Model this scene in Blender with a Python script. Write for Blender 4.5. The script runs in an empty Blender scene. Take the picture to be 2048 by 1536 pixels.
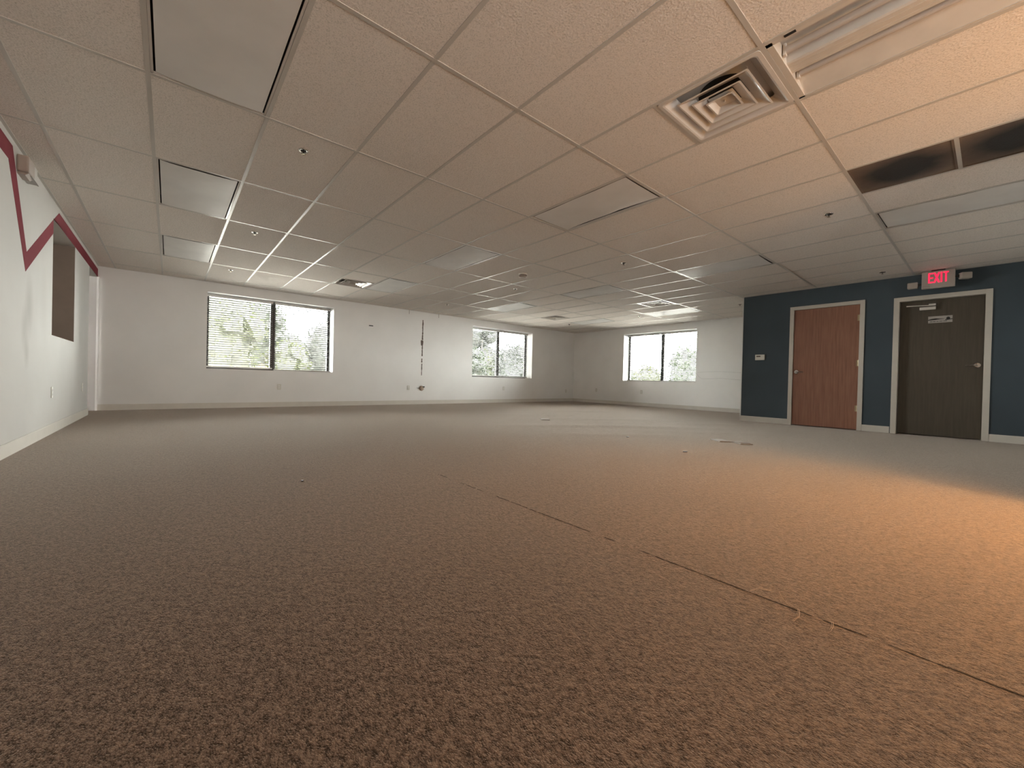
import bpy, bmesh, math, random
from math import sin, cos, pi, radians
from mathutils import Vector, Matrix

S = bpy.context.scene
COL = S.collection
H = 2.438                      # ceiling height
XL, XR = -0.825, 11.26         # left wall, far right (window) wall
YB, YN = 10.18, -3.0           # window wall at the back, wall behind the camera
XP, YP = 8.80, 3.64            # dark blue partition block
ROOF = 3.0

# ------------------------------------------------------------------ materials
def newmat(name):
    m = bpy.data.materials.new(name); m.use_nodes = True
    nt = m.node_tree
    return m, nt, nt.nodes['Principled BSDF']

def nd(nt, t, **kw):
    n = nt.nodes.new(t)
    for k, v in kw.items():
        if k in n.inputs: n.inputs[k].default_value = v
        else: setattr(n, k, v)
    return n

def ramp(nt, src, p0, c0, p1, c1):
    r = nt.nodes.new('ShaderNodeValToRGB')
    r.color_ramp.elements[0].position = p0; r.color_ramp.elements[0].color = (*c0, 1)
    r.color_ramp.elements[1].position = p1; r.color_ramp.elements[1].color = (*c1, 1)
    nt.links.new(src, r.inputs[0]); return r

def noise(nt, scale, detail=3, rough=.5, vec=None):
    n = nt.nodes.new('ShaderNodeTexNoise')
    n.inputs['Scale'].default_value = scale; n.inputs['Detail'].default_value = detail
    n.inputs['Roughness'].default_value = rough
    if vec is None:
        tc = nt.nodes.new('ShaderNodeTexCoord'); vec = tc.outputs['Object']
    nt.links.new(vec, n.inputs['Vector']); return n

def plain(name, c, rough=.5, metal=0., var=.06, scale=6., bump=0., bscale=200., spec=.5):
    m, nt, b = newmat(name)
    n = noise(nt, scale)
    c0 = tuple(x * (1 - var) for x in c); c1 = tuple(min(1, x * (1 + var)) for x in c)
    r = ramp(nt, n.outputs['Fac'], .3, c0, .7, c1)
    nt.links.new(r.outputs[0], b.inputs['Base Color'])
    b.inputs['Roughness'].default_value = rough; b.inputs['Metallic'].default_value = metal
    b.inputs['Specular IOR Level'].default_value = spec
    if bump:
        n2 = noise(nt, bscale, 2)
        bp = nd(nt, 'ShaderNodeBump', Strength=bump, Distance=.002)
        nt.links.new(n2.outputs['Fac'], bp.inputs['Height']); nt.links.new(bp.outputs[0], b.inputs['Normal'])
    return m

def emis(name, c, s):
    m, nt, b = newmat(name)
    b.inputs['Base Color'].default_value = (.3, .01, .02, 1)
    b.inputs['Emission Color'].default_value = (*c, 1); b.inputs['Emission Strength'].default_value = s
    return m

def math_node(nt, op, a, b=None, c=None):
    n = nt.nodes.new('ShaderNodeMath'); n.operation = op
    for i, v in enumerate((a, b, c)):
        if v is None: continue
        if hasattr(v, 'links'): nt.links.new(v, n.inputs[i])
        else: n.inputs[i].default_value = v
    return n.outputs[0]

def mixcol(nt, fac, a, b, mode='MIX'):
    n = nt.nodes.new('ShaderNodeMix'); n.data_type = 'RGBA'; n.blend_type = mode
    for s, v in ((n.inputs[0], fac), (n.inputs[6], a), (n.inputs[7], b)):
        if hasattr(v, 'links'): nt.links.new(v, s)
        else: s.default_value = v if not isinstance(v, tuple) else (*v, 1)
    return n.outputs[2]

def carpet_mat():
    m, nt, b = newmat('carpet')
    tc = nt.nodes.new('ShaderNodeTexCoord')
    mp = nt.nodes.new('ShaderNodeMapping'); mp.inputs['Rotation'].default_value = (0, 0, radians(28)); mp.inputs['Scale'].default_value = (1, .55, 1)
    nt.links.new(tc.outputs['Object'], mp.inputs['Vector'])
    n1 = noise(nt, 300, 2, .6, mp.outputs[0])
    n2 = noise(nt, 110, 3, .65, mp.outputs[0])
    n3 = noise(nt, 1.1, 4, .55)
    n5 = noise(nt, 44, 2, .6, mp.outputs[0])
    n4 = noise(nt, 430, 1, .5, mp.outputs[0])
    v = math_node(nt, 'MULTIPLY_ADD', n2.outputs['Fac'], .45, math_node(nt, 'MULTIPLY_ADD', n1.outputs['Fac'], .37, math_node(nt, 'MULTIPLY', n5.outputs['Fac'], .18)))
    r = ramp(nt, v, .42, CARPET_D, .59, CARPET_L)
    r3 = ramp(nt, n3.outputs['Fac'], .3, (.90, .90, .90), .7, (1.08, 1.07, 1.06))
    c = mixcol(nt, 1., r.outputs[0], r3.outputs[0], 'MULTIPLY')
    nt.links.new(c, b.inputs['Base Color'])
    b.inputs['Roughness'].default_value = .95
    b.inputs['Specular IOR Level'].default_value = .15
    b.inputs['Sheen Weight'].default_value = .5; b.inputs['Sheen Tint'].default_value = (1., .88, .78, 1)
    b.inputs['Sheen Roughness'].default_value = .3
    b1 = nd(nt, 'ShaderNodeBump', Strength=1., Distance=.008)
    nt.links.new(math_node(nt, 'ADD', v, math_node(nt, 'MULTIPLY', n4.outputs['Fac'], .25)), b1.inputs['Height'])
    nt.links.new(b1.outputs[0], b.inputs['Normal'])
    return m

def tile_mat():
    m, nt, b = newmat('ceiling_tile')
    n1 = noise(nt, 130, 3, .7)
    vo = nt.nodes.new('ShaderNodeTexVoronoi'); vo.inputs['Scale'].default_value = 85
    tc = nt.nodes.new('ShaderNodeTexCoord'); nt.links.new(tc.outputs['Object'], vo.inputs['Vector'])
    r = ramp(nt, n1.outputs['Fac'], .34, (.60, .56, .50), .50, TILE)
    nt.links.new(r.outputs[0], b.inputs['Base Color'])
    b.inputs['Roughness'].default_value = .92; b.inputs['Specular IOR Level'].default_value = .2
    bp = nd(nt, 'ShaderNodeBump', Strength=.5, Distance=.003)
    nt.links.new(math_node(nt, 'ADD', n1.outputs['Fac'], vo.outputs['Distance']), bp.inputs['Height'])
    nt.links.new(bp.outputs[0], b.inputs['Normal'])
    return m

def wood_mat(name, c0, c1, rough=.45, sc=1.):
    m, nt, b = newmat(name)
    tc = nt.nodes.new('ShaderNodeTexCoord')
    mp = nt.nodes.new('ShaderNodeMapping'); mp.inputs['Scale'].default_value = (14 * sc, 14 * sc, .7)
    nt.links.new(tc.outputs['Object'], mp.inputs['Vector'])
    n = noise(nt, 3, 5, .6, mp.outputs[0])
    r = ramp(nt, n.outputs['Fac'], .3, c0, .7, c1)
    nt.links.new(r.outputs[0], b.inputs['Base Color'])
    b.inputs['Roughness'].default_value = rough
    return m

def glass_mat():
    m, nt, b = newmat('window_glass'); nt.nodes.remove(b)
    out = nt.nodes['Material Output']
    t = nt.nodes.new('ShaderNodeBsdfTransparent'); t.inputs[0].default_value = (.93, .96, .95, 1)
    g = nt.nodes.new('ShaderNodeBsdfGlossy'); g.inputs['Roughness'].default_value = .02
    f = nt.nodes.new('ShaderNodeFresnel'); f.inputs['IOR'].default_value = 1.45
    mx = nt.nodes.new('ShaderNodeMixShader')
    nt.links.new(f.outputs[0], mx.inputs[0]); nt.links.new(t.outputs[0], mx.inputs[1]); nt.links.new(g.outputs[0], mx.inputs[2])
    nt.links.new(mx.outputs[0], out.inputs[0])
    return m

def translucent_mat(name, c, tr, rough=.6, wt=.4, var=0., scale=3.):
    m, nt, b = newmat(name)
    out = nt.nodes['Material Output']
    b.inputs['Base Color'].default_value = (*c, 1); b.inputs['Roughness'].default_value = rough
    t = nt.nodes.new('ShaderNodeBsdfTranslucent'); t.inputs[0].default_value = (*tr, 1)
    if var:
        n = noise(nt, scale, 3)
        r = ramp(nt, n.outputs['Fac'], .35, tuple(x * (1 - var) for x in c), .65, tuple(x * (1 + var) for x in c))
        nt.links.new(r.outputs[0], b.inputs['Base Color'])
    mx = nt.nodes.new('ShaderNodeMixShader'); mx.inputs[0].default_value = wt
    nt.links.new(b.outputs[0], mx.inputs[1]); nt.links.new(t.outputs[0], mx.inputs[2])
    nt.links.new(mx.outputs[0], out.inputs[0])
    return m

def wall_mat(name, c, var=.03, marks=(), rough=.6, spec=.35):
    """painted drywall: faint orange-peel bump, cloudy variation, a few scuffs"""
    m, nt, b = newmat(name)
    n = noise(nt, 1.6, 4); r = ramp(nt, n.outputs['Fac'], .3, tuple(x * (1 - var) for x in c), .7, tuple(x * (1 + var) for x in c))
    col = r.outputs[0]
    tc = nt.nodes.new('ShaderNodeTexCoord')
    for (px, py, pz, rad, zs, dark) in marks:      # soft scuff marks at given places
        mp = nt.nodes.new('ShaderNodeMapping')
        mp.inputs['Location'].default_value = (-px, -py, -pz * zs); mp.inputs['Scale'].default_value = (1, 1, zs)
        nt.links.new(tc.outputs['Object'], mp.inputs['Vector'])
        ln = nt.nodes.new('ShaderNodeVectorMath'); ln.operation = 'LENGTH'; nt.links.new(mp.outputs[0], ln.inputs[0])
        mr = nd(nt, 'ShaderNodeMapRange'); mr.inputs[1].default_value = rad * .2; mr.inputs[2].default_value = rad
        mr.inputs[3].default_value = dark; mr.inputs[4].default_value = 0.
        nt.links.new(ln.outputs['Value'], mr.inputs[0])
        col = mixcol(nt, mr.outputs[0], col, (.25, .22, .2))
    nt.links.new(col, b.inputs['Base Color'])
    b.inputs['Roughness'].default_value = rough; b.inputs['Specular IOR Level'].default_value = spec
    n2 = noise(nt, 160, 2)
    bp = nd(nt, 'ShaderNodeBump', Strength=.18, Distance=.002)
    nt.links.new(n2.outputs['Fac'], bp.inputs['Height']); nt.links.new(bp.outputs[0], b.inputs['Normal'])
    return m

CARPET_D = (.032, .021, .014); CARPET_L = (.215, .158, .120)
TILE = (.82, .76, .70)
M = {}
M['carpet'] = carpet_mat()
M['tile'] = tile_mat()
M['grid'] = plain('grid_white', (.56, .53, .48), .28, var=.02, spec=.7)
M['wall'] = wall_mat('wall_paint', (.80, .79, .775))
M['wall2'] = wall_mat('wall_paint_bright', (.86, .85, .83))
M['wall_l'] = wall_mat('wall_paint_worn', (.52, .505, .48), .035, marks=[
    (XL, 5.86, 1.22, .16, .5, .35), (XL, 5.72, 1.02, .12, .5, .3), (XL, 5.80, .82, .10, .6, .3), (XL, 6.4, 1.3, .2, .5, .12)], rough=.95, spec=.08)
M['blue'] = wall_mat('wall_paint_slate', (.066, .084, .100), .06, rough=.8, spec=.15)
M['red'] = plain('mural_red', (.145, .028, .036), .95, var=.12, scale=3, spec=.05)
M['base'] = plain('baseboard_cream', (.62, .585, .53), .4, var=.03)
M['trimw'] = plain('door_frame_cream', (.58, .54, .48), .4, var=.03)
M['white'] = plain('white_paint', (.80, .79, .77), .4, var=.02)
M['metalw'] = plain('white_enamel', (.66, .62, .57), .12, var=.02, spec=.9)
M['plastic'] = plain('ivory_plastic', (.66, .64, .58), .35, var=.02)
M['fixt'] = plain('darkened_beige_plastic', (.34, .28, .24), .5)  # beige darkened to stand in for weak light on the wall box end
M['taupe'] = plain('taupe_jamb_shade', (.25, .205, .175), .7)  # wall tone darkened to carry the shade of the unlit jamb
M['dark'] = plain('dark_void', (.012, .011, .010), .8)
M['bronze'] = plain('dark_bronze_aluminium', (.035, .032, .030), .35, metal=.6)
M['chrome'] = plain('brushed_chrome', (.62, .60, .57), .22, metal=1., var=.03)
M['brass'] = plain('dull_brass', (.40, .33, .22), .35, metal=1.)
M['glass'] = glass_mat()
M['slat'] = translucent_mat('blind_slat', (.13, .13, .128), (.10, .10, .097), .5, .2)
M['rail'] = plain('blind_rail_white', (.62, .61, .59), .4, var=.02)
M['lens'] = translucent_mat('acrylic_lens', (.80, .785, .755), (.6, .6, .57), .42, .05, var=.04)
M['deck'] = plain('roof_deck_grey', (.18, .17, .16), .9)
M['door_r'] = wood_mat('cherry_veneer', (.20, .085, .052), (.30, .14, .088))
M['door_b'] = wood_mat('dark_walnut_veneer', (.062, .048, .033), (.085, .068, .048), .5)
M['enam'] = plain('warm_white_reflector', (.62, .58, .52), .3, var=.05, scale=9)
M['tube'] = translucent_mat('lamp_glass', (.55, .50, .45), (.5, .5, .45), .2, .1)
M['stain'] = None
M['brownscar'] = plain('torn_paper_brown', (.115, .085, .07), .9, var=.3, scale=40)
M['yarn'] = plain('yarn_tan', (.42, .33, .26), .9)
M['seam'] = plain('seam_dark', (.025, .017, .012), 1., var=.3, scale=60)
M['cord'] = plain('grey_wire', (.36, .35, .33), .6)
M['fcov'] = plain('worn_floor_box_metal', (.30, .25, .21), .55, var=.2, scale=20)
M['black'] = plain('black_plastic', (.010, .009, .009), .5)
M['paper'] = plain('paper_white', (.42, .38, .35), .6)
M['leaf'] = [translucent_mat('leaf_green', (.0042, .0072, .0020), (.005, .009, .002), .6, .5, var=.6, scale=2.2),
             translucent_mat('leaf_lime', (.0082, .0105, .0010), (.010, .0135, .001), .6, .5, var=.6, scale=2.2),
             translucent_mat('leaf_grey_green', (.0042, .0056, .0032), (.005, .007, .003), .6, .5, var=.6, scale=2.2)]
M['bark'] = plain('bark', (.06, .05, .04), .9, var=.3)
M['bounce_ground'] = plain('pale_bounce_ground', (.55, .53, .50), .9, var=.1, scale=.6)  # unseen ground made pale to bounce sky light up at the ceiling
M['exit'] = emis('exit_red_glow', (1., .012, .055), 1.55)
M['exitface'] = plain('exit_face', (.42, .37, .33), .4)

def grille_mat():
    """perforated return-air face, grey-white metal blackened by a cloud of dust"""
    m, nt, b = newmat('dusty_perforated_metal')
    tc = nt.nodes.new('ShaderNodeTexCoord')
    ln = nt.nodes.new('ShaderNodeVectorMath'); ln.operation = 'LENGTH'
    nt.links.new(tc.outputs['Object'], ln.inputs[0])
    n = noise(nt, 5, 3)
    v = math_node(nt, 'MULTIPLY_ADD', n.outputs['Fac'], .16, ln.outputs['Value'])
    r = ramp(nt, v, .25, (.012, .009, .008), .43, (.17, .12, .085))
    nt.links.new(r.outputs[0], b.inputs['Base Color']); b.inputs['Roughness'].default_value = .8
    vo = nt.nodes.new('ShaderNodeTexVoronoi'); vo.inputs['Scale'].default_value = 160
    nt.links.new(tc.outputs['Object'], vo.inputs['Vector'])
    bp = nd(nt, 'ShaderNodeBump', Strength=.6, Distance=.003)
    nt.links.new(vo.outputs['Distance'], bp.inputs['Height']); nt.links.new(bp.outputs[0], b.inputs['Normal'])
    return m
M['grille'] = grille_mat()

# ------------------------------------------------------------------ mesh helpers
class MB:
    def __init__(s): s.bm = bmesh.new()
    def box(s, x0, y0, z0, x1, y1, z1, bevel=0.):
        if x0 > x1: x0, x1 = x1, x0
        if y0 > y1: y0, y1 = y1, y0
        if z0 > z1: z0, z1 = z1, z0
        r = bmesh.ops.create_cube(s.bm, size=1.)
        for v in r['verts']:
            v.co = Vector(((x0 + x1) / 2 + v.co.x * (x1 - x0), (y0 + y1) / 2 + v.co.y * (y1 - y0), (z0 + z1) / 2 + v.co.z * (z1 - z0)))
        if bevel:
            es = list({e for v in r['verts'] for e in v.link_edges})
            bmesh.ops.bevel(s.bm, geom=es, offset=bevel, segments=2, affect='EDGES', profile=.6)
        return s
    def poly(s, pts, thick):
        """planar polygon (list of 3-vectors) extruded by the vector thick"""
        vs = [s.bm.verts.new(p) for p in pts]; f = s.bm.faces.new(vs)
        r = bmesh.ops.extrude_face_region(s.bm, geom=[f])
        bmesh.ops.translate(s.bm, vec=Vector(thick), verts=[g for g in r['geom'] if isinstance(g, bmesh.types.BMVert)])
        return s
    def lathe(s, prof, c=(0, 0, 0), axis='Z', seg=24, cap=True):
        rings = []
        for r, z in prof:
            ring = []
            for i in range(seg):
                a = 2 * pi * i / seg; u, v = r * cos(a), r * sin(a)
                p = {'Z': (u, v, z), 'X': (z, u, v), 'Y': (u, z, v)}[axis]
                ring.append(s.bm.verts.new((p[0] + c[0], p[1] + c[1], p[2] + c[2])))
            rings.append(ring)
        for a, b in zip(rings, rings[1:]):
            for i in range(seg): s.bm.faces.new((a[i], a[(i + 1) % seg], b[(i + 1) % seg], b[i]))
        if cap:
            s.bm.faces.new(rings[0]); s.bm.faces.new(rings[-1])
        return s
    def tube(s, pts, r, seg=8):
        pts = [Vector(p) for p in pts]; rings = []
        for i, p in enumerate(pts):
            t = (pts[min(i + 1, len(pts) - 1)] - pts[max(i - 1, 0)]).normalized()
            a = t.cross(Vector((0, 0, 1)));
            if a.length < .1: a = t.cross(Vector((1, 0, 0)))
            a.normalize(); b = t.cross(a)
            rr = r[i] if isinstance(r, (list, tuple)) else r
            rings.append([s.bm.verts.new(p + a * rr * cos(2 * pi * k / seg) + b * rr * sin(2 * pi * k / seg)) for k in range(seg)])
        for a, b in zip(rings, rings[1:]):
            for i in range(seg): s.bm.faces.new((a[i], a[(i + 1) % seg], b[(i + 1) % seg], b[i]))
        s.bm.faces.new(rings[0]); s.bm.faces.new(rings[-1])
        return s
    def square_rings(s, prof, closed=False, rc=0.):
        """prof: list of (half size, z): swept square profile"""
        rings = []
        for h, z in prof:
            pts = []
            c = min(rc, h * .5)
            for sx, sy in ((1, 1), (-1, 1), (-1, -1), (1, -1)):
                if c:
                    base = math.atan2(sy, sx) - pi / 4
                    for k in range(4):
                        a = base + (pi / 2) * k / 3
                        pts.append((sx * (h - c) + c * cos(a), sy * (h - c) + c * sin(a), z))
                else: pts.append((sx * h, sy * h, z))
            rings.append([s.bm.verts.new(p) for p in pts])
        pairs = list(zip(rings, rings[1:]))
        if closed: pairs.append((rings[-1], rings[0]))
        n = len(rings[0])
        for a, b in pairs:
            for i in range(n): s.bm.faces.new((a[i], a[(i + 1) % n], b[(i + 1) % n], b[i]))
        return s
    def build(s, name, mat, parent=None, smooth=False):
        bmesh.ops.recalc_face_normals(s.bm, faces=s.bm.faces[:])
        me = bpy.data.meshes.new(name); s.bm.to_mesh(me); s.bm.free()
        if smooth:
            for p in me.polygons: p.use_smooth = True
        me.materials.append(mat)
        o = bpy.data.objects.new(name, me); COL.objects.link(o)
        if parent is not None: o.parent = parent
        return o

def thing(name, label, cat, loc=(0, 0, 0), group=None, rotz=0.):
    o = bpy.data.objects.new(name, None); COL.objects.link(o)
    o.location = loc; o.rotation_euler = (0, 0, rotz); o.empty_display_size = .1
    o['label'] = label; o['category'] = cat
    if group: o['group'] = group
    return o
def tag(o, label, cat, group=None, kind=None):
    o['label'] = label; o['category'] = cat
    if group: o['group'] = group
    if kind: o['kind'] = kind
    return o
def struct(o, label=None):
    o['kind'] = 'structure'
    if label: o['label'] = label
    return o
def sgroup(name, loc=(0, 0, 0)):
    o = bpy.data.objects.new(name, None); COL.objects.link(o); o.location = loc; o['kind'] = 'structure'; return o
def dup(root, loc, label, rotz=None):
    r = root.copy(); COL.objects.link(r); r.location = loc; r['label'] = label
    if rotz is not None: r.rotation_euler = (0, 0, rotz)
    for ch in list(root.children):
        c = ch.copy(); COL.objects.link(c); c.parent = r
        for g in list(ch.children):
            d = g.copy(); COL.objects.link(d); d.parent = c
    return r

def wall_with_holes(mb, axis, plane0, plane1, a0, a1, z0, z1, holes):
    """box wall between planes, spanning a0..a1 in the other axis, with rectangular holes (u0,u1,w0,w1)"""
    us = sorted({a0, a1, *[h[0] for h in holes], *[h[1] for h in holes]})
    ws = sorted({z0, z1, *[h[2] for h in holes], *[h[3] for h in holes]})
    for i in range(len(us) - 1):
        for j in range(len(ws) - 1):
            cu, cw = (us[i] + us[i + 1]) / 2, (ws[j] + ws[j + 1]) / 2
            if any(h[0] < cu < h[1] and h[2] < cw < h[3] for h in holes): continue
            if axis == 'Y': mb.box(us[i], plane0, ws[j], us[i + 1], plane1, ws[j + 1])
            else: mb.box(plane0, us[i], ws[j], plane1, us[i + 1], ws[j + 1])
    bmesh.ops.remove_doubles(mb.bm, verts=mb.bm.verts[:], dist=1e-5)
    # drop the interior faces shared by neighbouring blocks
    seen = {}
    for f in mb.bm.faces[:]:
        k = frozenset(v.index for v in f.verts)
    mb.bm.verts.index_update()
    for f in mb.bm.faces[:]:
        seen.setdefault(frozenset(v.index for v in f.verts), []).append(f)
    dead = [f for fs in seen.values() if len(fs) > 1 for f in fs]
    bmesh.ops.delete(mb.bm, geom=dead, context='FACES_ONLY')
    return mb

# ------------------------------------------------------------------ shell
WT = .40                     # outer wall thickness
WZ0, WZ1 = .757, 2.25        # window openings
WIN = [('Y', .657, 2.982), ('Y', 6.833, 9.203), ('X', 5.727, 8.092)]

def build_floor():
    bm = bmesh.new()
    x0, x1, y0, y1 = -2.4, XR + WT, YN - .2, YB + WT
    nx, ny = 130, 130
    rip = [  # slack ripples in the old carpet: centre, direction, half length, width, height
        (4.9, 4.6, radians(-32), 1.1, .13, .016), (5.9, 3.9, radians(-38), 1.0, .12, .014), (4.6, 3.6, radians(-35), .9, .10, .012),
        (6.4, 5.0, radians(-36), 1.2, .14, .014), (5.4, 6.6, radians(-28), 1.0, .14, .010), (7.6, 3.4, radians(-40), .8, .12, .012),
        (3.4, 7.4, radians(-25), .8, .12, .008), (7.4, 6.8, radians(-30), 1.2, .15, .010), (6.2, 2.9, radians(-40), .8, .1, .010)]
    vs = []
    for j in range(ny + 1):
        row = []
        for i in range(nx + 1):
            x = x0 + (x1 - x0) * i / nx; y = y0 + (y1 - y0) * j / ny; z = 0.
            for cx, cy, a, hl, w, hh in rip:
                dx, dy = x - cx, y - cy; u = dx * cos(a) + dy * sin(a); v = -dx * sin(a) + dy * cos(a)
                z += hh * math.exp(-(u / hl) ** 2 - (v / w) ** 2)
            row.append(bm.verts.new((x, y, z)))
        vs.append(row)
    for j in range(ny):
        for i in range(nx):
            f = bm.faces.new((vs[j][i], vs[j][i + 1], vs[j + 1][i + 1], vs[j + 1][i])); f.smooth = True
    me = bpy.data.meshes.new('floor'); bm.to_mesh(me); bm.free(); me.materials.append(M['carpet'])
    o = bpy.data.objects.new('floor', me); COL.objects.link(o); struct(o)
    random.seed(5)
    # worn seams between the carpet breadths: ragged dark gap, broken in places
    def seam(name, axis, c, a0, a1, w, holes):
        mb = MB(); a = a0
        while a < a1:
            step = random.uniform(.012, .03)
            if not any(h0 < a < h1 for h0, h1 in holes) and random.random() > .10:
                wd = w * random.uniform(.35, 1.25); off = random.uniform(-.0015, .0015)
                p = [(a, c + off - wd), (a + step, c + off - wd * .8), (a + step, c + off + wd), (a, c + off + wd * .7)]
                P = [(q[1], q[0], .0008) if axis == 'Y' else (q[0], q[1], .0008) for q in p]
                mb.poly(P, (0, 0, .0006))
            a += step
        return mb.build(name, M['seam'], o)
    seam('carpet_seam', 'Y', 1.587, -.6, 2.92, .0028, [(1.30, 1.42), (1.47, 1.56), (2.25, 2.38), (2.62, 2.8)])
    ridge = MB()
    for k in range(60):           # loose pile edge beside the seam
        y = -.4 + k * .055 + random.uniform(-.01, .01)
        if random.random() < .5: continue
        ridge.tube([(1.591, y, .001), (1.594, y + .008, .003), (1.597, y + .02, .0015)], .0006, 4)
    ridge.build('loose_pile', M['yarn'], o)
    return o
REAR_FILL = (.60, 1.30, .757, 2.25)      # unseen opening added behind the camera to brighten the ceiling
FLOOR = build_floor()

# window walls
mb = wall_with_holes(MB(), 'Y', YB, YB + WT, -2.4, XR + WT, 0, ROOF, [(WIN[0][1], WIN[0][2], WZ0, WZ1), (WIN[1][1], WIN[1][2], WZ0, WZ1)])
W_back = struct(mb.build('wall_back', M['wall']))
mb = wall_with_holes(MB(), 'X', XR, XR + WT, YP - .6, YB, 0, ROOF, [(WIN[2][1], WIN[2][2], WZ0, WZ1)])
W_right = struct(mb.build('wall_right', M['wall2']))
# left wall: deep pass-through opening and a passage at the far end
LT = .26
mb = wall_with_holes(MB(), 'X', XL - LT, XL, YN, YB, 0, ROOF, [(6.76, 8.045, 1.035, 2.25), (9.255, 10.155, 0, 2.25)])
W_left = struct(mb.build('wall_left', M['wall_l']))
# shell of the spaces beyond the left wall
mb = wall_with_holes(MB(), 'X', -2.5, -2.4, YN, YB + WT, 0, ROOF, [(4.2, 5.6, 1.2, 2.1)])      # unseen hole added to let sky light into the passage
struct(mb.build('wall_beyond', M['wall']))
# painted zigzag on the left wall
mb = MB(); t = (.0012, 0, 0)
def P(pts): mb.poly([(XL, y, z) for y, z in pts], t)
P([(YN, 2.25), (5.205, 2.25), (5.72, 1.50), (5.748, 1.672), (5.305, 2.385), (YN, 2.385)])
P([(5.72, 1.50), (6.76, 2.095), (6.76, 2.25), (6.76, 2.25), (6.76, 2.235), (5.748, 1.655)][:2] + [(6.76, 2.238), (5.748, 1.672)])
P([(6.76, 2.238), (6.76, 2.095), (6.762, 2.25), (7.03, 2.25), (7.03, 2.385), (7.0, 2.385)][:1] + [(6.76, 2.25), (YB, 2.25), (YB, 2.385), (7.03, 2.385)])
mb.build('painted_zigzag', M['red'], W_left)
mb = MB(); mb.box(XL - LT - .02, 6.70, .98, XL - LT, 8.10, 2.30); mb.build('opening_light_stop', M['taupe'], W_left)  # unseen panel added to stop light leaking through the opening
mb = MB(); mb.box(XL - LT + .001, 8.033, 1.036, XL - .0008, 8.044, 2.249); mb.build('jamb_shade_panel', M['taupe'], W_left)  # dark panel paints the shade onto the jamb face
# slate blue partition block
BL = [(1.845, 2.775, 0, 2.085), (.500, 1.378, 0, 2.055)]
mb = wall_with_holes(MB(), 'X', XP, XP + .14, -.2, YP, 0, ROOF, BL)
W_blue = struct(mb.build('wall_blue', M['blue']))
mb = MB(); mb.box(XP + .0, YP, 0, XR + WT, YP + .004, ROOF); mb.box(XP, YP - .10, 0, XR, YP, ROOF) if 0 else None
struct(mb.build('wall_return', M['wall']))
mb = MB(); mb.box(XP + 1.4, -.2, 0, XP + 1.5, YP, ROOF)
struct(mb.build('wall_closet', M['deck']))
# walls behind the camera (never in frame): cross wall added to cut the lamp light and the rear wall
mb = MB(); mb.box(3.95, -.36, 0, XP + 1.5, -.2, ROOF); struct(mb.build('wall_blocker', M['wall']))
mb = wall_with_holes(MB(), 'Y', YN - .2, YN, XL - LT, XR, 0, ROOF, [REAR_FILL]); struct(mb.build('wall_rear', M['wall']))
mb = MB(); mb.box(7.0, YN, 0, 7.15, -.36, ROOF); struct(mb.build('wall_bay', M['wall']))
# roof deck above the hung ceiling
mb = MB(); mb.box(-2.6, YN - .2, ROOF, XR + WT, YB + WT, ROOF + .2); struct(mb.build('ceiling_deck', M['deck']))

# ------------------------------------------------------------------ hung ceiling
TX, TY = .61, 1.22
FIX = [(0, 2), (0, 4), (0, 6), (5, 2), (5, 4), (5, 6), (10, 2), (10, 4), (10, 6), (15, 4), (15, 6), (9, 0)]     # lensed lights, cell indices
OPEN = (4, 0)                                                                             # open troffer
HALF = {(4, 1): 0, (4, 6): 1, (13, 6): 1, (13, 4): 0, (7, 0): 2}                              # half-cell fittings: 0 near half, 1 far half, 2 both
mb = MB()
def tile(x0, y0, x1, y1):
    x0, x1 = max(x0, XL), min(x1, XR); y0, y1 = max(y0, YN), min(y1, YB)
    if x1 - x0 < .02 or y1 - y0 < .02: return
    if x0 > 10.3 and y1 > 3.64 and x1 > 11.2: x1 = 11.20 if y1 < 4.9 else 11.13 if y1 < 6.2 else x1
    mb.box(x0 + .002, y0 + .002, H + .003, x1 - .002, y1 - .002, H + .018)
for i in range(-2, 19):
    for j in range(-3, 9):
        if (i, j) in FIX or (i, j) == OPEN: continue
        x0, y0 = i * TX, j * TY
        if (i, j) in HALF:
            h = HALF[(i, j)]
            if h == 0: tile(x0, y0 + .61, x0 + TX, y0 + TY)
            if h == 1: tile(x0, y0, x0 + TX, y0 + .61)
            continue
        tile(x0, y0, x0 + TX, y0 + TY)
CEIL = struct(mb.build('ceiling', M['tile']))
mb = MB(); g = .012
for i in range(-1, 19): mb.box(i * TX - g, YN, H, i * TX + g, YB, H + .0035)
for j in range(-2, 9): mb.box(XL, j * TY - g, H - .0004, XR - .05, j * TY + g, H + .0033)
for (i, j) in HALF: mb.box(i * TX, j * TY + .61 - g, H - .0002, (i + 1) * TX, j * TY + .61 + g, H + .0034)
# wall angle
mb.box(XL, YN, H, XL + .022, YB, H + .003); mb.box(XL, YB - .022, H + .0002, XR, YB, H + .003)
mb.box(XR - .022, 6.75, H + .0001, XR, YB, H + .003); mb.box(XP - .022, -.2, H + .0001, XP, YP, H + .003)
mb.box(XP - .02, YP, H + .0002, 11.2, YP + .026, H + .003)
mb.build('ceiling_grid', M['grid'], CEIL)

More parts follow.
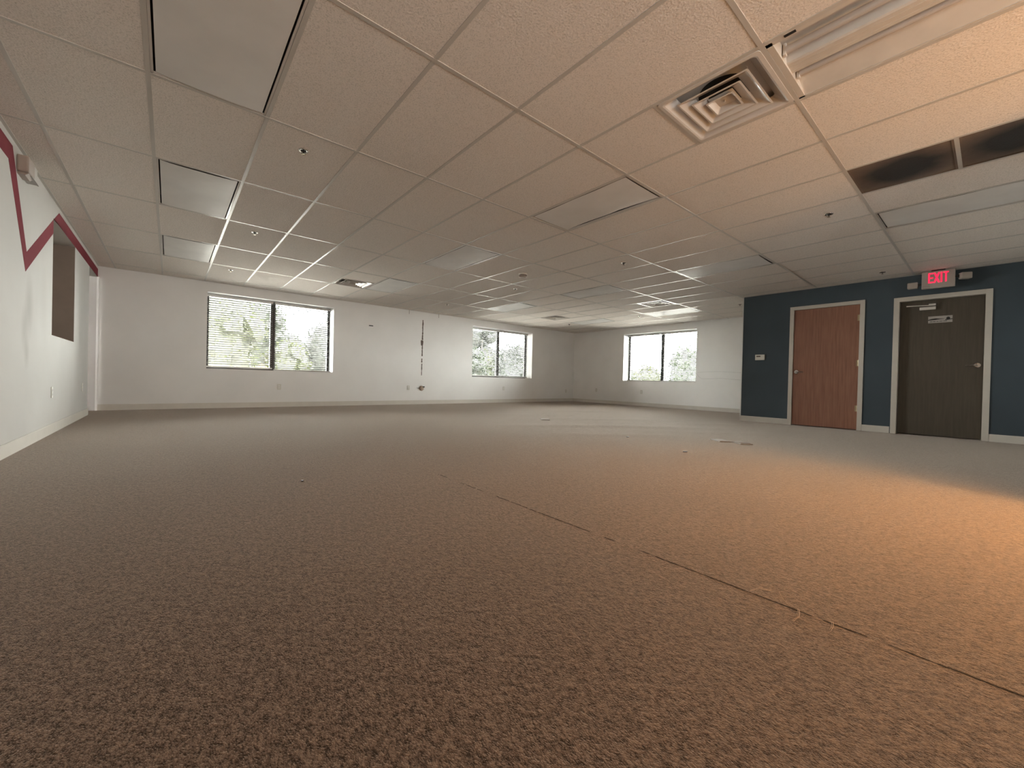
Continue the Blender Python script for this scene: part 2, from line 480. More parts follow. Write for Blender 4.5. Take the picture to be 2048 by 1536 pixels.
# ------------------------------------------------------------------ ceiling fittings
def sag_lens(seed, amp=.011, warp=0.):
    random.seed(seed)
    ph = [random.uniform(0, 2 * pi) for _ in range(4)]; s1 = random.uniform(-.6, .6)
    mb = MB(); bm = mb.bm; nx, ny = 14, 26; hx, hy = .270, .575
    vs = []
    for j in range(ny + 1):
        row = []
        for i in range(nx + 1):
            u, v = i / nx * 2 - 1, j / ny * 2 - 1
            e = (1 - u ** 4) * (1 - .35 * v ** 4)
            z = .004 - amp * e * (.7 + .3 * cos(3.1 * v + ph[0]) + s1 * u * .3) + .0016 * sin(7 * v + ph[1]) * u
            xx = u * hx
            if warp and u > 0: xx -= u ** 3 * (warp * (1 - v ** 2) ** .5 + .006 * math.exp(-((v + .25) / .12) ** 2))
            row.append(bm.verts.new((xx, v * hy, z)))
        vs.append(row)
    for j in range(ny):
        for i in range(nx): bm.faces.new((vs[j][i], vs[j + 1][i], vs[j + 1][i + 1], vs[j][i + 1]))
    return mb
def make_light(loc, label, seed, group):
    t = thing('ceiling_light', label, 'ceiling light', loc, group)
    f = MB()
    hx, hy = .305 - .013, .61 - .013
    for a, b_, c, d in ((-hx, -hy, -hx + .012, hy), (hx - .012, -hy, hx, hy), (-hx, -hy, hx, -hy + .012), (-hx, hy - .012, hx, hy)):
        f.box(a, b_, .002, c, d, .012)
    f.build('door_frame', M['metalw'], t)
    h = MB()
    h.box(-hx, -hy, .10, hx, hy, .105)
    for a, b_, c, d in ((-hx, -hy, -hx + .003, hy), (hx - .003, -hy, hx, hy), (-hx, -hy, hx, -hy + .003), (-hx, hy - .003, hx, hy)):
        h.box(a, b_, .010, c, d, .10)
    h.build('housing', M['black'], t)
    sag_lens(seed, warp=.022 if seed == 14 else 0.).build('lens', M['lens'], t, smooth=True)
    return t
G = 'lensed fluorescent ceiling lights'
LL = {(0, 2): 'large unlit ceiling light with a grey lens, over the red striped wall side, closest to camera of its row',
      (0, 4): 'unlit ceiling light with bulging lens, middle one of the row beside the red striped wall',
      (0, 6): 'unlit ceiling light in the row by the striped wall, nearest the wide left window',
      (5, 2): 'unlit ceiling light with a dark gap along its warped bright lens edge',
      (5, 4): 'unlit ceiling light behind the warped one, one tile row before the smoke detector',
      (5, 6): 'dim unlit ceiling light touching the air diffuser above the widest window',
      (10, 2): 'unlit ceiling light of the third row, first one before the corner of the blue wall',
      (10, 4): 'unlit ceiling light beyond the smoke detector, middle of the third row',
      (10, 6): 'small far ceiling light of the third row, above the middle window',
      (15, 4): 'far bright ceiling light just beyond the air diffuser near the blue wall corner',
      (15, 6): 'smallest farthest ceiling light, over the corner where both window walls meet',
      (9, 0): 'shadowed unlit ceiling light between the dusty return grilles and the exit sign'}
LL[(0, 2)] = 'largest unlit ceiling light, grey lens cut off by the photo top edge'
LL[(0, 6)] = 'unlit ceiling light beside the striped wall, nearest to the window wall'
for k, (i, j) in enumerate(FIX):
    make_light(((i + .5) * TX, (j + .5) * TY, H), LL[(i, j)], 11 + k, G)

# open troffer with two tubes
def make_troffer(loc):
    t = thing('open_fluorescent_troffer', 'open fluorescent light without lens, two bare tubes and ribbed reflector, beside the large diffuser', 'ceiling light', loc)
    hx, hy = .292, .597
    h = MB(); h.box(-hx, -hy, .075, hx, hy, .08)
    for a, b_, c, d in ((-hx, -hy, -hx + .025, hy), (hx - .014, -hy, hx, hy), (-hx, -hy, hx, -hy + .03), (-hx, hy - .03, hx, hy)):
        h.box(a, b_, .001, c, d, .078)
    h.build('housing', M['enam'], t)
    r = MB()
    # sloped reflector wings either side: cross-section polygons swept along y
    def sweep(pts): r.poly([(x, -hy + .03, z) for x, z in pts], (0, 2 * hy - .06, 0))
    sweep([(-hx + .025, .004), (-hx + .06, .045), (-hx + .06, .075), (-hx + .025, .075)])
    sweep([(hx - .014, .004), (hx - .15, .050), (hx - .15, .075), (hx - .014, .075)])
    r.build('reflector', M['enam'], t)
    c = MB(); c.poly([(x, -hy + .03, z) for x, z in ((-.075, .075), (-.055, .020), (-.045, .014), (.045, .014), (.055, .020), (.075, .075))], (0, 2 * hy - .06, 0))
    for x in (-.018, .02): c.box(x, -hy + .03, .0125, x + .003, hy - .03, .0145)
    c.build('ballast_cover', M['enam'], t)
    for x in (-.128, .108):
        tb = MB(); tb.lathe([(.019, -hy + .05), (.019, hy - .05)], (x, 0, .040), 'Y', 18); tb.build('fluorescent_tube', M['tube'], t, smooth=False)
        for y in (-hy + .036, hy - .050):
            lh = MB(); lh.box(x - .013, y, .012, x + .013, y + .014, .075, .003); lh.build('lamp_holder', M['metalw'], t)
    k = MB(); k.box(-hx - .004, hy - .135, -.0012, -hx + .014, hy - .085, .0008)
    o = k.build('black_tape_mark', M['black'], t); o['label'] = 'black tape mark at the edge'
    return t
make_troffer(((OPEN[0] + .5) * TX, (OPEN[1] + .5) * TY, H))

def make_diffuser(loc, label):
    t = thing('air_diffuser', label, 'air vent', loc, 'square ceiling air diffusers')
    f = MB(); f.square_rings([(.293, .004), (.293, -.003), (.272, -.004), (.262, .000), (.215, .040), (.212, .044), (.255, .012), (.268, .006)], closed=True, rc=.02)
    f.build('frame', M['metalw'], t)
    for k, (h1, h0) in enumerate(((.206, .128), (.143, .074), (.082, .040))):
        c = MB(); c.square_rings([(h1, -.004), (h1 - .003, -.001), (h0, .036), (h0 - .003, .034), (h1 - .010, -.005)], closed=True, rc=.008)
        c.build('louvre_cone', M['metalw'], t)
    p = MB(); p.box(-.072, -.072, .022, .072, .072, .026, .0015); p.lathe([(.006, .008), (.006, .024)], seg=10); p.build('centre_plate', M['metalw'], t)
    pan = MB(); pan.box(-.29, -.29, .075, .29, .29, .078)
    for sx in (-1, 1):
        pan.box(sx * .29, -.29, .004, sx * .287, .29, .075); pan.box(-.29, sx * .29, .004, .29, sx * .287, .075)
    pan.build('back_pan', M['metalw'], t)
    n = MB(); n.lathe([(.150, .0735), (.150, .0748)], seg=32); n.build('duct_neck', M['black'], t)
    n.bm if 0 else None
    return t
D0 = make_diffuser((4.5 * TX, 1.5 * TY - .305, H), 'largest square air diffuser with glossy nested louvres, touching the open light')
dup(D0, (4.5 * TX, 6.75 * TY, H), 'square air diffuser above the widest window, next to a dim light')
dup(D0, (13.5 * TX, 4.25 * TY, H), 'square air diffuser of bright nested louvres before the window of the side wall')
dup(D0, (13.5 * TX, 6.75 * TY, H), 'smallest square air diffuser, farthest off above the middle window')

def make_grille(loc, label):
    t = thing('return_air_grille', label, 'air vent', loc, 'dusty return air grilles')
    f = MB()
    h = .293
    for a, b_, c, d in ((-h, -h, -h + .014, h), (h - .014, -h, h, h), (-h, -h, h, -h + .014), (-h, h - .014, h, h)): f.box(a, b_, .001, c, d, .012)
    f.build('frame', M['grille'], t)
    p = MB(); p.box(-h + .014, -h + .014, .006, h - .014, h - .014, .010); p.build('perforated_face', M['grille'], t)
    return t
GR = make_grille((7.5 * TX, .61 * 1.5, H), 'blackened return air grille with a brown edge, wholly in view')
dup(GR, (7.5 * TX, .61 * .5, H), 'blackened return air grille cut off by the photo edge')

def make_sprinkler(loc, label):
    t = thing('sprinkler_head', label, 'sprinkler', loc, 'recessed chrome sprinkler heads')
    e = MB(); e.lathe([(.036, .0022), (.037, -.001), (.034, -.005), (.024, -.006), (.020, .002)], seg=28, cap=False); e.build('escutcheon', M['chrome'], t, smooth=True)
    v = MB(); v.lathe([(.0205, -.001), (.0205, -.0018)], seg=20); v.build('recess', M['black'], t)
    b = MB(); b.lathe([(.009, -.001), (.007, -.012), (.0045, -.014), (.0045, -.026)], seg=12)
    b.tube([(.012, 0, -.004), (.013, 0, -.018), (.004, 0, -.030)], .0022, 6); b.tube([(-.012, 0, -.004), (-.013, 0, -.018), (-.004, 0, -.030)], .0022, 6)
    b.build('body', M['bronze'], t)
    d = MB(); d.lathe([(.004, -.028), (.015, -.030), (.015, -.0315), (.004, -.031)], seg=16); d.build('deflector', M['brass'], t)
    return t
SP = [((.90, 3.93), 'largest sprinkler head, second ceiling bay from the striped wall'),
      ((.905, 6.355), 'sprinkler head halfway along the row over the striped wall side'),
      ((.89, 8.79), 'sprinkler head nearest the wide window in the row by the striped wall'),
      ((5.10, 8.75), 'sprinkler head close to the window wall, above the torn vertical scar'),
      ((5.157, 6.345), 'sprinkler head just beyond the round smoke detector'),
      ((5.172, 3.93), 'sprinkler head beside the warped ceiling light, before the smoke detector'),
      ((5.187, 1.514), 'sprinkler head nearest the dusty return grilles'),
      ((9.384, 8.757), 'tiny sprinkler head beyond the farthest diffuser near the room corner'),
      ((9.414, 6.358), 'tiny sprinkler head in front of the side wall window'),
      ((9.463, 3.954), 'sprinkler head at the vertical edge of the blue wall'),
      ((8.257, 1.515), 'dark sprinkler head close to the blue wall, between door and exit sign')]
s0 = make_sprinkler((*SP[0][0], H), SP[0][1])
for (x, y), lb in SP[1:]: dup(s0, (x, y, H), lb)
SD = thing('smoke_detector', 'round ivory smoke detector on a ceiling tile', 'smoke detector', (4.546, 5.44, H))
b = MB(); b.lathe([(.072, .002), (.072, -.012), (.066, -.014)], seg=32); b.build('base', M['plastic'], SD)
b = MB(); b.lathe([(.060, -.014), (.062, -.020), (.062, -.040), (.052, -.052), (.030, -.056)], seg=32); b.build('sensor_cap', M['fixt'], SD, smooth=False)
b = MB()
for k in range(20):
    a = 2 * pi * k / 20; b.box(.0615 * cos(a) - .003, .0615 * sin(a) - .003, -.036, .0615 * cos(a) + .003, .0615 * sin(a) + .003, -.024)
b.build('vent_slots', M['black'], SD)

# ------------------------------------------------------------------ windows and blinds
def local_xform(axis):
    """maps (along, depth outward, z) to world"""
    if axis == 'Y': return lambda a, d, z: (a, YB + d, z)
    return lambda a, d, z: (XR + d, a, z)
def lb(mb, T, a0, d0, z0, a1, d1, z1, bevel=0.):
    p, q = T(a0, d0, z0), T(a1, d1, z1); mb.box(*p, *q, bevel)
def make_window(n, axis, a0, a1):
    T = local_xform(axis); w = sgroup('window_%d' % n, T((a0 + a1) / 2, .33, WZ0)); inv = Matrix.Translation(-Vector(w.location))
    def done(mb, name, mat, smooth=False):
        mb.bm.transform(inv); return mb.build(name, mat, w, smooth)
    mid = (a0 + a1) / 2; D0_, D1_ = .315, .375
    f = MB()
    lb(f, T, a0, D0_, WZ0, a0 + .05, D1_, WZ1); lb(f, T, a1 - .05, D0_, WZ0, a1, D1_, WZ1)
    lb(f, T, a0 + .05, D0_, WZ0, a1 - .05, D1_, WZ0 + .045); lb(f, T, a0 + .05, D0_, WZ1 - .045, a1 - .05, D1_, WZ1)
    done(f, 'window_frame', M['bronze'])
    f = MB(); lb(f, T, mid - .05, D0_ - .004, WZ0 + .045, mid + .05, D1_, WZ1 - .045); done(f, 'mullion', M['bronze'])
    for s0_, s1_ in ((a0 + .05, mid - .05), (mid + .05, a1 - .05)):
        g_ = MB(); lb(g_, T, s0_, .342, WZ0 + .045, s1_, .346, WZ1 - .045); done(g_, 'glass_pane', M['glass'])
    s = MB(); lb(s, T, a0 + .001, .0, WZ0 - .001, a1 - .001, .315, WZ0 + .012); done(s, 'window_sill', M['white'])
    r = MB(); th = .003
    lb(r, T, a0, .0, WZ0 + .012, a0 + th, .315, WZ1 - .0); lb(r, T, a1 - th, .0, WZ0 + .012, a1, .315, WZ1)
    lb(r, T, a0 + th, .0, WZ1 - th, a1 - th, .315, WZ1)
    done(r, 'window_reveal', M['white'])
    return w
def make_blind(axis, a0, a1, zb, label, tilt, wand=False):
    T = local_xform(axis); D = .245
    t = thing('window_blind', label, 'window blind', T((a0 + a1) / 2, D, zb), 'white horizontal window blinds'); inv = Matrix.Translation(-Vector(t.location))
    def done(mb, name, mat):
        mb.bm.transform(inv); return mb.build(name, mat, t)
    h = MB(); lb(h, T, a0, D - .028, WZ1 - .055, a1, D + .028, WZ1 - .006, .003); done(h, 'headrail', M['rail'])
    s = MB(); z = WZ1 - .085; n = 0
    while z > zb + .035:
        # slightly crowned slat: two facets
        pts = []
        for k, (dd, cz) in enumerate(((-.025, 0), (0, .0035), (.025, 0))):
            pts.append((D + dd * cos(tilt), z - dd * sin(tilt) + cz))
        sec = pts + [(d_, z_ - .0022) for d_, z_ in reversed(pts)]
        vs0 = [s.bm.verts.new(T(a0 + .004, d_, z_)) for d_, z_ in sec]; vs1 = [s.bm.verts.new(T(a1 - .004, d_, z_)) for d_, z_ in sec]
        for i in range(6): s.bm.faces.new((vs0[i], vs0[(i + 1) % 6], vs1[(i + 1) % 6], vs1[i]))
        s.bm.faces.new(vs0); s.bm.faces.new(vs1)
        z -= .0445; n += 1
    done(s, 'slats', M['slat'])
    r = MB(); lb(r, T, a0 + .003, D - .026, zb, a1 - .003, D + .026, zb + .026, .003); done(r, 'bottom_rail', M['rail'])
    c = MB()
    L = a1 - a0
    for u in (.12, .37, .63, .88):
        for dd in (-.027, .027):
            p0 = T(a0 + L * u, D + dd, zb + .02); p1 = T(a0 + L * u, D + dd, WZ1 - .05)
            c.tube([p0, p1], .0012, 4)
    done(c, 'ladder_cord', M['rail'])
    if wand:
        wd = MB(); wd.tube([T(a0 + .06, D - .034, WZ1 - .06), T(a0 + .06, D - .036, WZ1 - .75)], .005, 6); done(wd, 'tilt_wand', M['rail'])
    return t
for n, (ax, a0, a1) in enumerate(WIN, 1): make_window(n, ax, a0, a1)
tl = radians(17)
def blinds(ax, a0, a1, zb1, zb2, l1, l2, w1=False, w2=False):
    mid = (a0 + a1) / 2
    make_blind(ax, a0 + .012, mid - .014, zb1, l1, tl, w1); make_blind(ax, mid + .014, a1 - .014, zb2, l2, tl, w2)
blinds('Y', .657, 2.982, .80, .772, 'white slatted blind of the widest window, half nearest the striped wall', 'white slatted blind of the widest window, half nearest the torn wall scar')
blinds('Y', 6.833, 9.203, .80, .79, 'white slatted blind of the middle window, half nearest the torn wall scar', 'white slatted blind of the middle window, half nearest the room corner', False, True)
blinds('X', 5.727, 8.092, .772, .772, 'white slatted blind in side wall window, half nearest the blue wall', 'white slatted blind in side wall window, half nearest the room corner', False, False)

# unseen blind added in the rear opening, slats throwing daylight up at the ceiling
def rear_fill_blind():
    t = thing('window_blind', 'unseen slatted blind added behind the camera for fill light', 'window blind', (.95, YN - .1, .80), 'white horizontal window blinds')
    s = MB(); z = .03; a = radians(35)
    while z < 1.40:
        y0, z0, y1, z1 = .025 * cos(a), z + .025 * sin(a), -.025 * cos(a), z - .025 * sin(a)
        s.poly([(-.34, y0, z0), (-.34, y1, z1), (0.34, y1, z1), (0.34, y0, z0)], (0, 0, .002)); z += .040
    s.build('slats', M['slat'], t)
    r = MB(); r.box(-.34, -.026, -.02, 0.34, .026, .006); r.build('bottom_rail', M['slat'], t)
    r = MB(); r.box(-.34, -.026, 1.40, 0.34, .026, 1.445); r.build('headrail', M['slat'], t)
rear_fill_blind()

# ------------------------------------------------------------------ baseboards
def baseboard(name, parts, mat=None):
    mb = MB()
    for (x0, y0, x1, y1) in parts:
        mb.box(x0, y0, -.005, x1, y1, .098); 
        # small rounded cap
        cx0, cx1 = (x0, x1); cy0, cy1 = (y0, y1)
        mb.box(x0 + (.003 if x1 - x0 < .03 else 0), y0 + (.003 if y1 - y0 < .03 else 0), .098, x1 - (.003 if x1 - x0 < .03 else 0), y1 - (.003 if y1 - y0 < .03 else 0), .104)
    return struct(mb.build(name, mat or M['base']))
baseboard('baseboard_back', [(XL, YB - .011, XR, YB)])
baseboard('baseboard_right', [(XR - .011, YP + .005, XR, YB - .011)])
baseboard('baseboard_left', [(XL, YN, XL + .011, 9.255)])
baseboard('baseboard_blue', [(XP - .011, 2.832, XP, YP), (XP - .011, 1.452, XP, 1.785), (XP - .011, -.19, XP, .437)])
baseboard('baseboard_passage', [(-2.39, YB - .011, XL - .002, YB)])
# cased edge of the passage
mb = MB(); mb.box(XL - .006, 10.135, 0, XL + .018, YB - .0112, 2.25); struct(mb.build('trim_1', M['white']))
# white corner bead where the blue wall ends
mb = MB(); mb.box(XP - .002, YP - .012, .0, XP + .02, YP + .006, H); struct(mb.build('trim_2', M['white']))

# ------------------------------------------------------------------ doors
def lever(t, y, z, dirn, x=-.0):
    r = MB(); r.lathe([(.034, 0), (.034, -.006), (.028, -.011)], (x, y, z), 'X', 24); r.lathe([(.011, -.010), (.010, -.052)], (x, y, z), 'X', 12)
    r.tube([(x - .048, y, z), (x - .055, y + dirn * .03, z), (x - .053, y + dirn * .07, z - .003), (x - .047, y + dirn * .115, z - .004)], [.010, .0095, .008, .007], 10)
    return r.build('lever_handle', M['chrome'], t)
def make_door(n, y0, y1, ztop, fw, slabmat, hinge_high, lever_y, lever_dir, recess, lever_z):
    d = sgroup('door_%d' % n, (XP, (y0 + y1) / 2, 0)); cy = (y0 + y1) / 2
    a0, a1 = y0 - cy, y1 - cy                 # clear opening (inside frame)
    f = MB(); p = -.016
    f.box(p, a0 - fw, 0, .14, a0, ztop + fw, .003); f.box(p, a1, 0, .14, a1 + fw, ztop + fw, .003); f.box(p, a0 - .001, ztop, .14, a1 + .001, ztop + fw, .003)
    # stop
    f.box(recess + .048, a0, 0, recess + .062, a0 + .014, ztop); f.box(recess + .048, a1 - .014, 0, recess + .062, a1, ztop); f.box(recess + .048, a0, ztop - .014, recess + .062, a1, ztop)
    f.build('door_frame', M['trimw'], d)
    s = MB(); s.box(recess, a0 + .004, .012, recess + .045, a1 - .004, ztop - .004, .002); slab = s.build('door_leaf', slabmat, d)
    lever(slab, lever_y - cy, lever_z, lever_dir, recess)
    return d, slab, cy
d1, s1, c1 = make_door(1, 1.848, 2.772, 2.083, .062, M['door_r'], True, 2.715, -1, .002, .965)
for z in (1.86, 1.11, .36):
    h = MB(); h.lathe([(.007, z - .05), (.007, z + .05)], (-.006, 1.852 - c1, 0), 'Z', 10); h.box(-.001, 1.852 - c1, z - .05, .004, 1.88 - c1, z + .05); h.build('hinge', M['brass'], d1)
d2, s2, c2 = make_door(2, .502, 1.376, 2.052, .066, M['door_b'], True, .560, 1, .075, 1.06)
# rosette plate larger on the second door
# closer with arm
c = MB(); c.box(.02, 1.05 - c2, 1.895, .073, 1.09 - c2 + .02, 1.925, .004) if 0 else None
c = MB(); c.box(.030, .985 - c2, 1.900, .074, 1.16 - c2, 1.945, .005); cl = c.build('door_closer', M['metalw'], s2)
c = MB(); c.tube([(.028, 1.04 - c2, 1.962), (.012, 1.17 - c2, 1.968), (.004, 1.30 - c2, 1.972)], .0085, 6); c.box(.010, .985 - c2, 1.955, .034, 1.06 - c2, 1.985, .003); c.build('closer_arm', M['metalw'], s2)
# notice sticker: white card with a black swoosh, round emblem and a line of small writing
c = MB(); c.box(.0738, .815 - c2, 1.700, .0748, 1.065 - c2, 1.800); st = c.build('notice_card', M['paper'], s2)
c = MB()
sw = [(1.065, 1.752), (1.02, 1.764), (.985, 1.768), (.95, 1.762), (.90, 1.757), (.90, 1.753), (.95, 1.750), (.99, 1.744), (1.065, 1.741)]
c.poly([(.0732, y - c2, z) for y, z in sw], (.0007, 0, 0))
c.lathe([(.020, .0731), (.020, .0737)], (0, .858 - c2, 1.760), 'X', 20)
c.poly([(.0732, y - c2, z) for y, z in ((.89, 1.745), (.815, 1.752), (.815, 1.742), (.885, 1.732))], (.0007, 0, 0))
for k, (a, b_) in enumerate(((1.045, 1.020), (1.014, .985), (.978, .955), (.948, .915), (.908, .870))): c.box(.0732, b_ - c2, 1.716 + .0005 * k, .0739, a - c2, 1.723 + .0005 * k)
c.build('notice_print', M['black'], st) if 0 else c.build('notice_print', M['black'], s2)

# ------------------------------------------------------------------ exit sign
EX = thing('exit_sign', 'red lit EXIT sign with two emergency lamp heads above the dark door', 'exit sign', (8.62, .957, H - .135))
b = MB(); b.box(-.025, -.168, -.128, .025, .168, .120, .008); b.build('housing', M['exitface'], EX)
b = MB(); b.box(-.015, -.07, .118, .015, .07, .136); b.build('mounting_canopy', M['black'], EX)
lt = MB(); X0 = -.0275
def seg(y0, z0, y1, z1): lt.box(X0, y0, z0, X0 + .004, y1, z1)
hh0, hh1 = -.050, .095; sw_ = .0155
# letters run from +y (left in view) to -y
def bar(ya, za, yb, zb, w):
    lt.poly([(X0, ya + w / 2, za), (X0, ya - w / 2, za), (X0, yb - w / 2, zb), (X0, yb + w / 2, zb)], (.004, 0, 0))
# E
seg(.100, hh0, .100 - sw_, hh1)
for z in (hh0, (hh0 + hh1) / 2 - .008, hh1 - .017): seg(.100 - sw_, z, .050, z + .017)
# X
bar(.037, hh0, -.010, hh1, .019); bar(-.010, hh0, .0135 - .004, (hh0 + hh1) / 2 - .012, .019); bar(.0135 + .004, (hh0 + hh1) / 2 + .012, .037, hh1, .019)
# I
seg(-.026, hh0, -.026 - sw_, hh1)
# T
seg(-.052, hh1 - .017, -.104, hh1); seg(-.0705, hh0, -.0705 - sw_, hh1 - .017)
lt.build('exit_letters', M['exit'], EX)
b = MB()
for y0, y1, z0, z1 in ((.155, .085, -.118, -.1165), (.155, .085, -.092, -.0905), (.155, .1535, -.118, -.0905), (.0865, .085, -.118, -.0905)): b.box(-.0262, y0, z0, -.0245, y1, z1)
b.build('test_label', M['brownscar'], EX)
for sgn, yc, zc in ((1, .262, -.062), (-1, -.262, -.0)):
    a = MB(); a.tube([(-.005, sgn * .165, zc + .01), (-.005, sgn * .205, zc + .005)], .012, 10); a.box(-.02, sgn * .195, zc - .018, .01, sgn * .208, zc + .028); a.build('swivel_arm', M['black'], EX)
    hd = MB(); hd.box(-.045, yc - .056, zc - .042, .035, yc + .056, zc + .048, .012)
    if sgn < 0: hd.bm.transform(Matrix.Translation((0, yc, zc)) @ Matrix.Rotation(radians(28), 4, 'Z') @ Matrix.Translation((0, -yc, -zc)))
    hd.build('lamp_head', M['exitface'], EX)

# thermostat
TH = thing('thermostat', 'ivory wall thermostat with a small dark display on the slate blue wall', 'thermostat', (XP, 3.31, 1.245))
b = MB(); b.box(-.026, -.082, -.052, 0, .082, .052, .004); b.build('cover', M['plastic'], TH)
b = MB(); b.box(-.0275, -.012, .008, -.0255, .058, .030); b.build('display', M['brownscar'], TH)
b = MB(); b.box(-.029, -.05, .012, -.0255, -.028, .020); b.build('button', M['plastic'], TH)

# ------------------------------------------------------------------ outlets
def make_outlet(loc, rotz, label):
    t = thing('wall_outlet', label, 'wall outlet', loc, 'duplex wall outlets', rotz)    # local: faces -y
    p = MB(); p.box(-.035, -.006, -.058, .035, 0, .058, .002); p.build('cover_plate', M['plastic'], t)
    for z in (.022, -.022):
        s = MB(); s.lathe([(.0165, -.0085), (.0165, -.005)], (0, 0, z), 'Y', 20)
        so = s.build('receptacle', M['white'], t)
        q = MB(); q.box(-.0075, -.0092, z - .002, -.0055, -.0083, z + .007); q.box(.0055, -.0092, z - .002, .0075, -.0083, z + .006); q.lathe([(.0022, -.0092), (.0022, -.0083)], (0, 0, z - .008), 'Y', 8)
        q.build('slot', M['black'], so)
    return t
o0 = make_outlet((1.905, YB, .425), 0, 'wall outlet below the widest window')
dup(o0, (4.858, YB, .432), 'wall outlet beside the patched hole under the torn wall scar')
dup(o0, (8.035, YB, .436), 'wall outlet below the middle window')
dup(o0, (10.88, YB, .364), 'faint wall outlet close to the room corner')
dup(o0, (XR, 9.14, .435), 'faint wall outlet on the side wall between room corner and window', -pi / 2)
dup(o0, (XR, 7.41, .432), 'wall outlet below the window of the side wall', -pi / 2)
dup(o0, (XL, 6.80, .434), 'wall outlet on the striped wall below the deep opening', pi / 2)
dup(o0, (XL, 8.75, .434), 'wall outlet on the striped wall close to the passage', pi / 2)

# ------------------------------------------------------------------ small marks and things
# torn vertical scar where a partition once stood
random.seed(3)
sc = MB()
def scar(z0, z1, x0, w):
    z = z0; x = x0; pl = []; pr = []
    while z < z1:
        xx = x0 + .012 * (z - .75) / 1.5
        ww = w * random.uniform(.6, 1.3)
        pl.append((xx - ww, z)); pr.append((xx + ww * random.uniform(.6, 1.), z)); z += .035
    sc.poly([(x_, YB - .0012, z_) for x_, z_ in pl + pr[::-1]], (0, .0014, 0))
scar(.76, 1.10, 5.225, .013); scar(1.10, 1.22, 5.222, .018); scar(1.27, 1.55, 5.225, .016); scar(1.55, 1.72, 5.212, .032); scar(1.70, 2.255, 5.222, .017)
tag(sc.build('torn_wall_scar', M['brownscar']), 'long thin torn brown vertical scar on the window wall', 'wall scar')
# blanked conduit stub
CS = thing('conduit_stub', 'rough plastered conduit stub with a black hole low on the window wall', 'conduit', (5.235, YB, .42))
b = MB(); b.lathe([(.030, 0), (.068, -.004), (.060, -.020), (.036, -.034), (.018, -.038)], (0, 0, 0), 'Y', 18)
b.build('plaster_patch', M['yarn'], CS, smooth=True)
b = MB(); b.box(.018, -.045, .024, .072, -.0005, .052, .006); b.build('hole_plug', M['black'], CS)
b = MB(); b.tube([(-.02, -.012, -.01), (-.09, -.006, .006), (-.15, -.003, .010)], [.010, .006, .003], 6); b.build('wire_tail', M['cord'], CS)
# small black bracket mark and two hanging wires at the ceiling line
b = MB(); b.box(3.795, YB - .008, 1.918, 3.895, YB, 1.938); tag(b.build('picture_bracket', M['black']), 'small black horizontal bracket on the window wall', 'bracket')
for x, lab in ((4.836, 'thin dark wire stub at the ceiling line, nearer the widest window'), (5.70, 'thin dark wire stub at the ceiling line, nearer the middle window')):
    b = MB(); b.tube([(x, YB - .004, H), (x + .001, YB - .004, H - .10)], .0035, 6)
    tag(b.build('wire_stub', M['brownscar']), lab, 'wire', 'wire stubs at the ceiling line')
# loose low-voltage wires along the side wall
for k, (pts, lab) in enumerate((([(5.70, 1.03), (5.50, 1.05), (5.146, 1.06), (4.9, 1.05), (4.6, 1.03), (4.40, 1.02)], 'thin wire on the side wall beside the window, upper of two'),
                                ([(5.70, 1.00), (5.64, .92), (5.56, .86), (5.3, .865), (5.08, .880), (4.6, .845), (4.3, .83)], 'thin drooping wire on the side wall beside the window, lower of two'))):
    b = MB(); b.tube([(XR - .004, y, z) for y, z in pts], .0018, 5); tag(b.build('wall_wire', M['cord']), lab, 'wire', 'loose wires on the side wall')
# fixture high on the left wall
WF = thing('emergency_light', 'small box shaped emergency light high on the striped wall, under the ceiling', 'emergency light', (XL, 5.52, 2.30))
b = MB(); b.box(0, -.11, -.055, .066, .08, .075, .012); b.build('battery_box', M['fixt'], WF)
b = MB(); b.poly([(.0, .07, -.055), (.060, .07, -.055), (.040, .07, -.072), (.0, .07, -.072)], (0, -.15, 0)); b.build('lamp_cover', M['fixt'], WF)
b = MB(); b.box(.058, -.03, -.060, .070, .20, -.054); b.box(0, .08, -.058, .060, .20, .070, .006); b.build('front_cover', M['wall_l'], WF)

# floor box covers
def floor_cover(x, y, rz, lab):
    t = thing('floor_box_cover', lab, 'floor box', (x, y, 0), 'metal floor box covers', rz)
    f = MB(); f.box(-.11, -.075, 0, .11, .075, .008, .003); f.build('cover_rim', M['fcov'], t)
    f = MB(); f.box(-.092, -.058, .008, -.004, .058, .011, .001); f.build('hinged_flap', M['fcov'], t)
    f = MB(); f.box(.004, -.058, .008, .092, .058, .011, .001); f.build('hinged_flap', M['fcov'], t)
    return t
floor_cover(5.33, 2.56, .9, 'pale metal floor box cover nearer the far windows, of the pair before the blue wall')
floor_cover(5.34, 2.33, .9, 'pale metal floor box cover nearer the doors, of the pair before the blue wall')
floor_cover(5.25, 5.55, .9, 'dull metal floor box cover far out on the open carpet')
# scraps of lint
random.seed(8)
def scrap(x, y, s, lab, name='carpet_scrap', mat='black'):
    b = MB(); n = 7
    pts = [(x + s * random.uniform(.6, 1.3) * cos(2 * pi * k / n), y + s * .7 * random.uniform(.6, 1.3) * sin(2 * pi * k / n), .002) for k in range(n)]
    b.poly(pts, (0, 0, .006)); return tag(b.build(name, M[mat]), lab, 'debris', 'dark scraps on the carpet')
scrap(4.114, 2.40, .028, 'tiny black scrap on the carpet in front of the floor box covers')
scrap(.78, 3.234, .010, 'tiny dark crumb on the carpet towards the widest window')
scrap(4.55, 3.37, .022, 'tiny dark scrap on the carpet beyond the floor box covers')
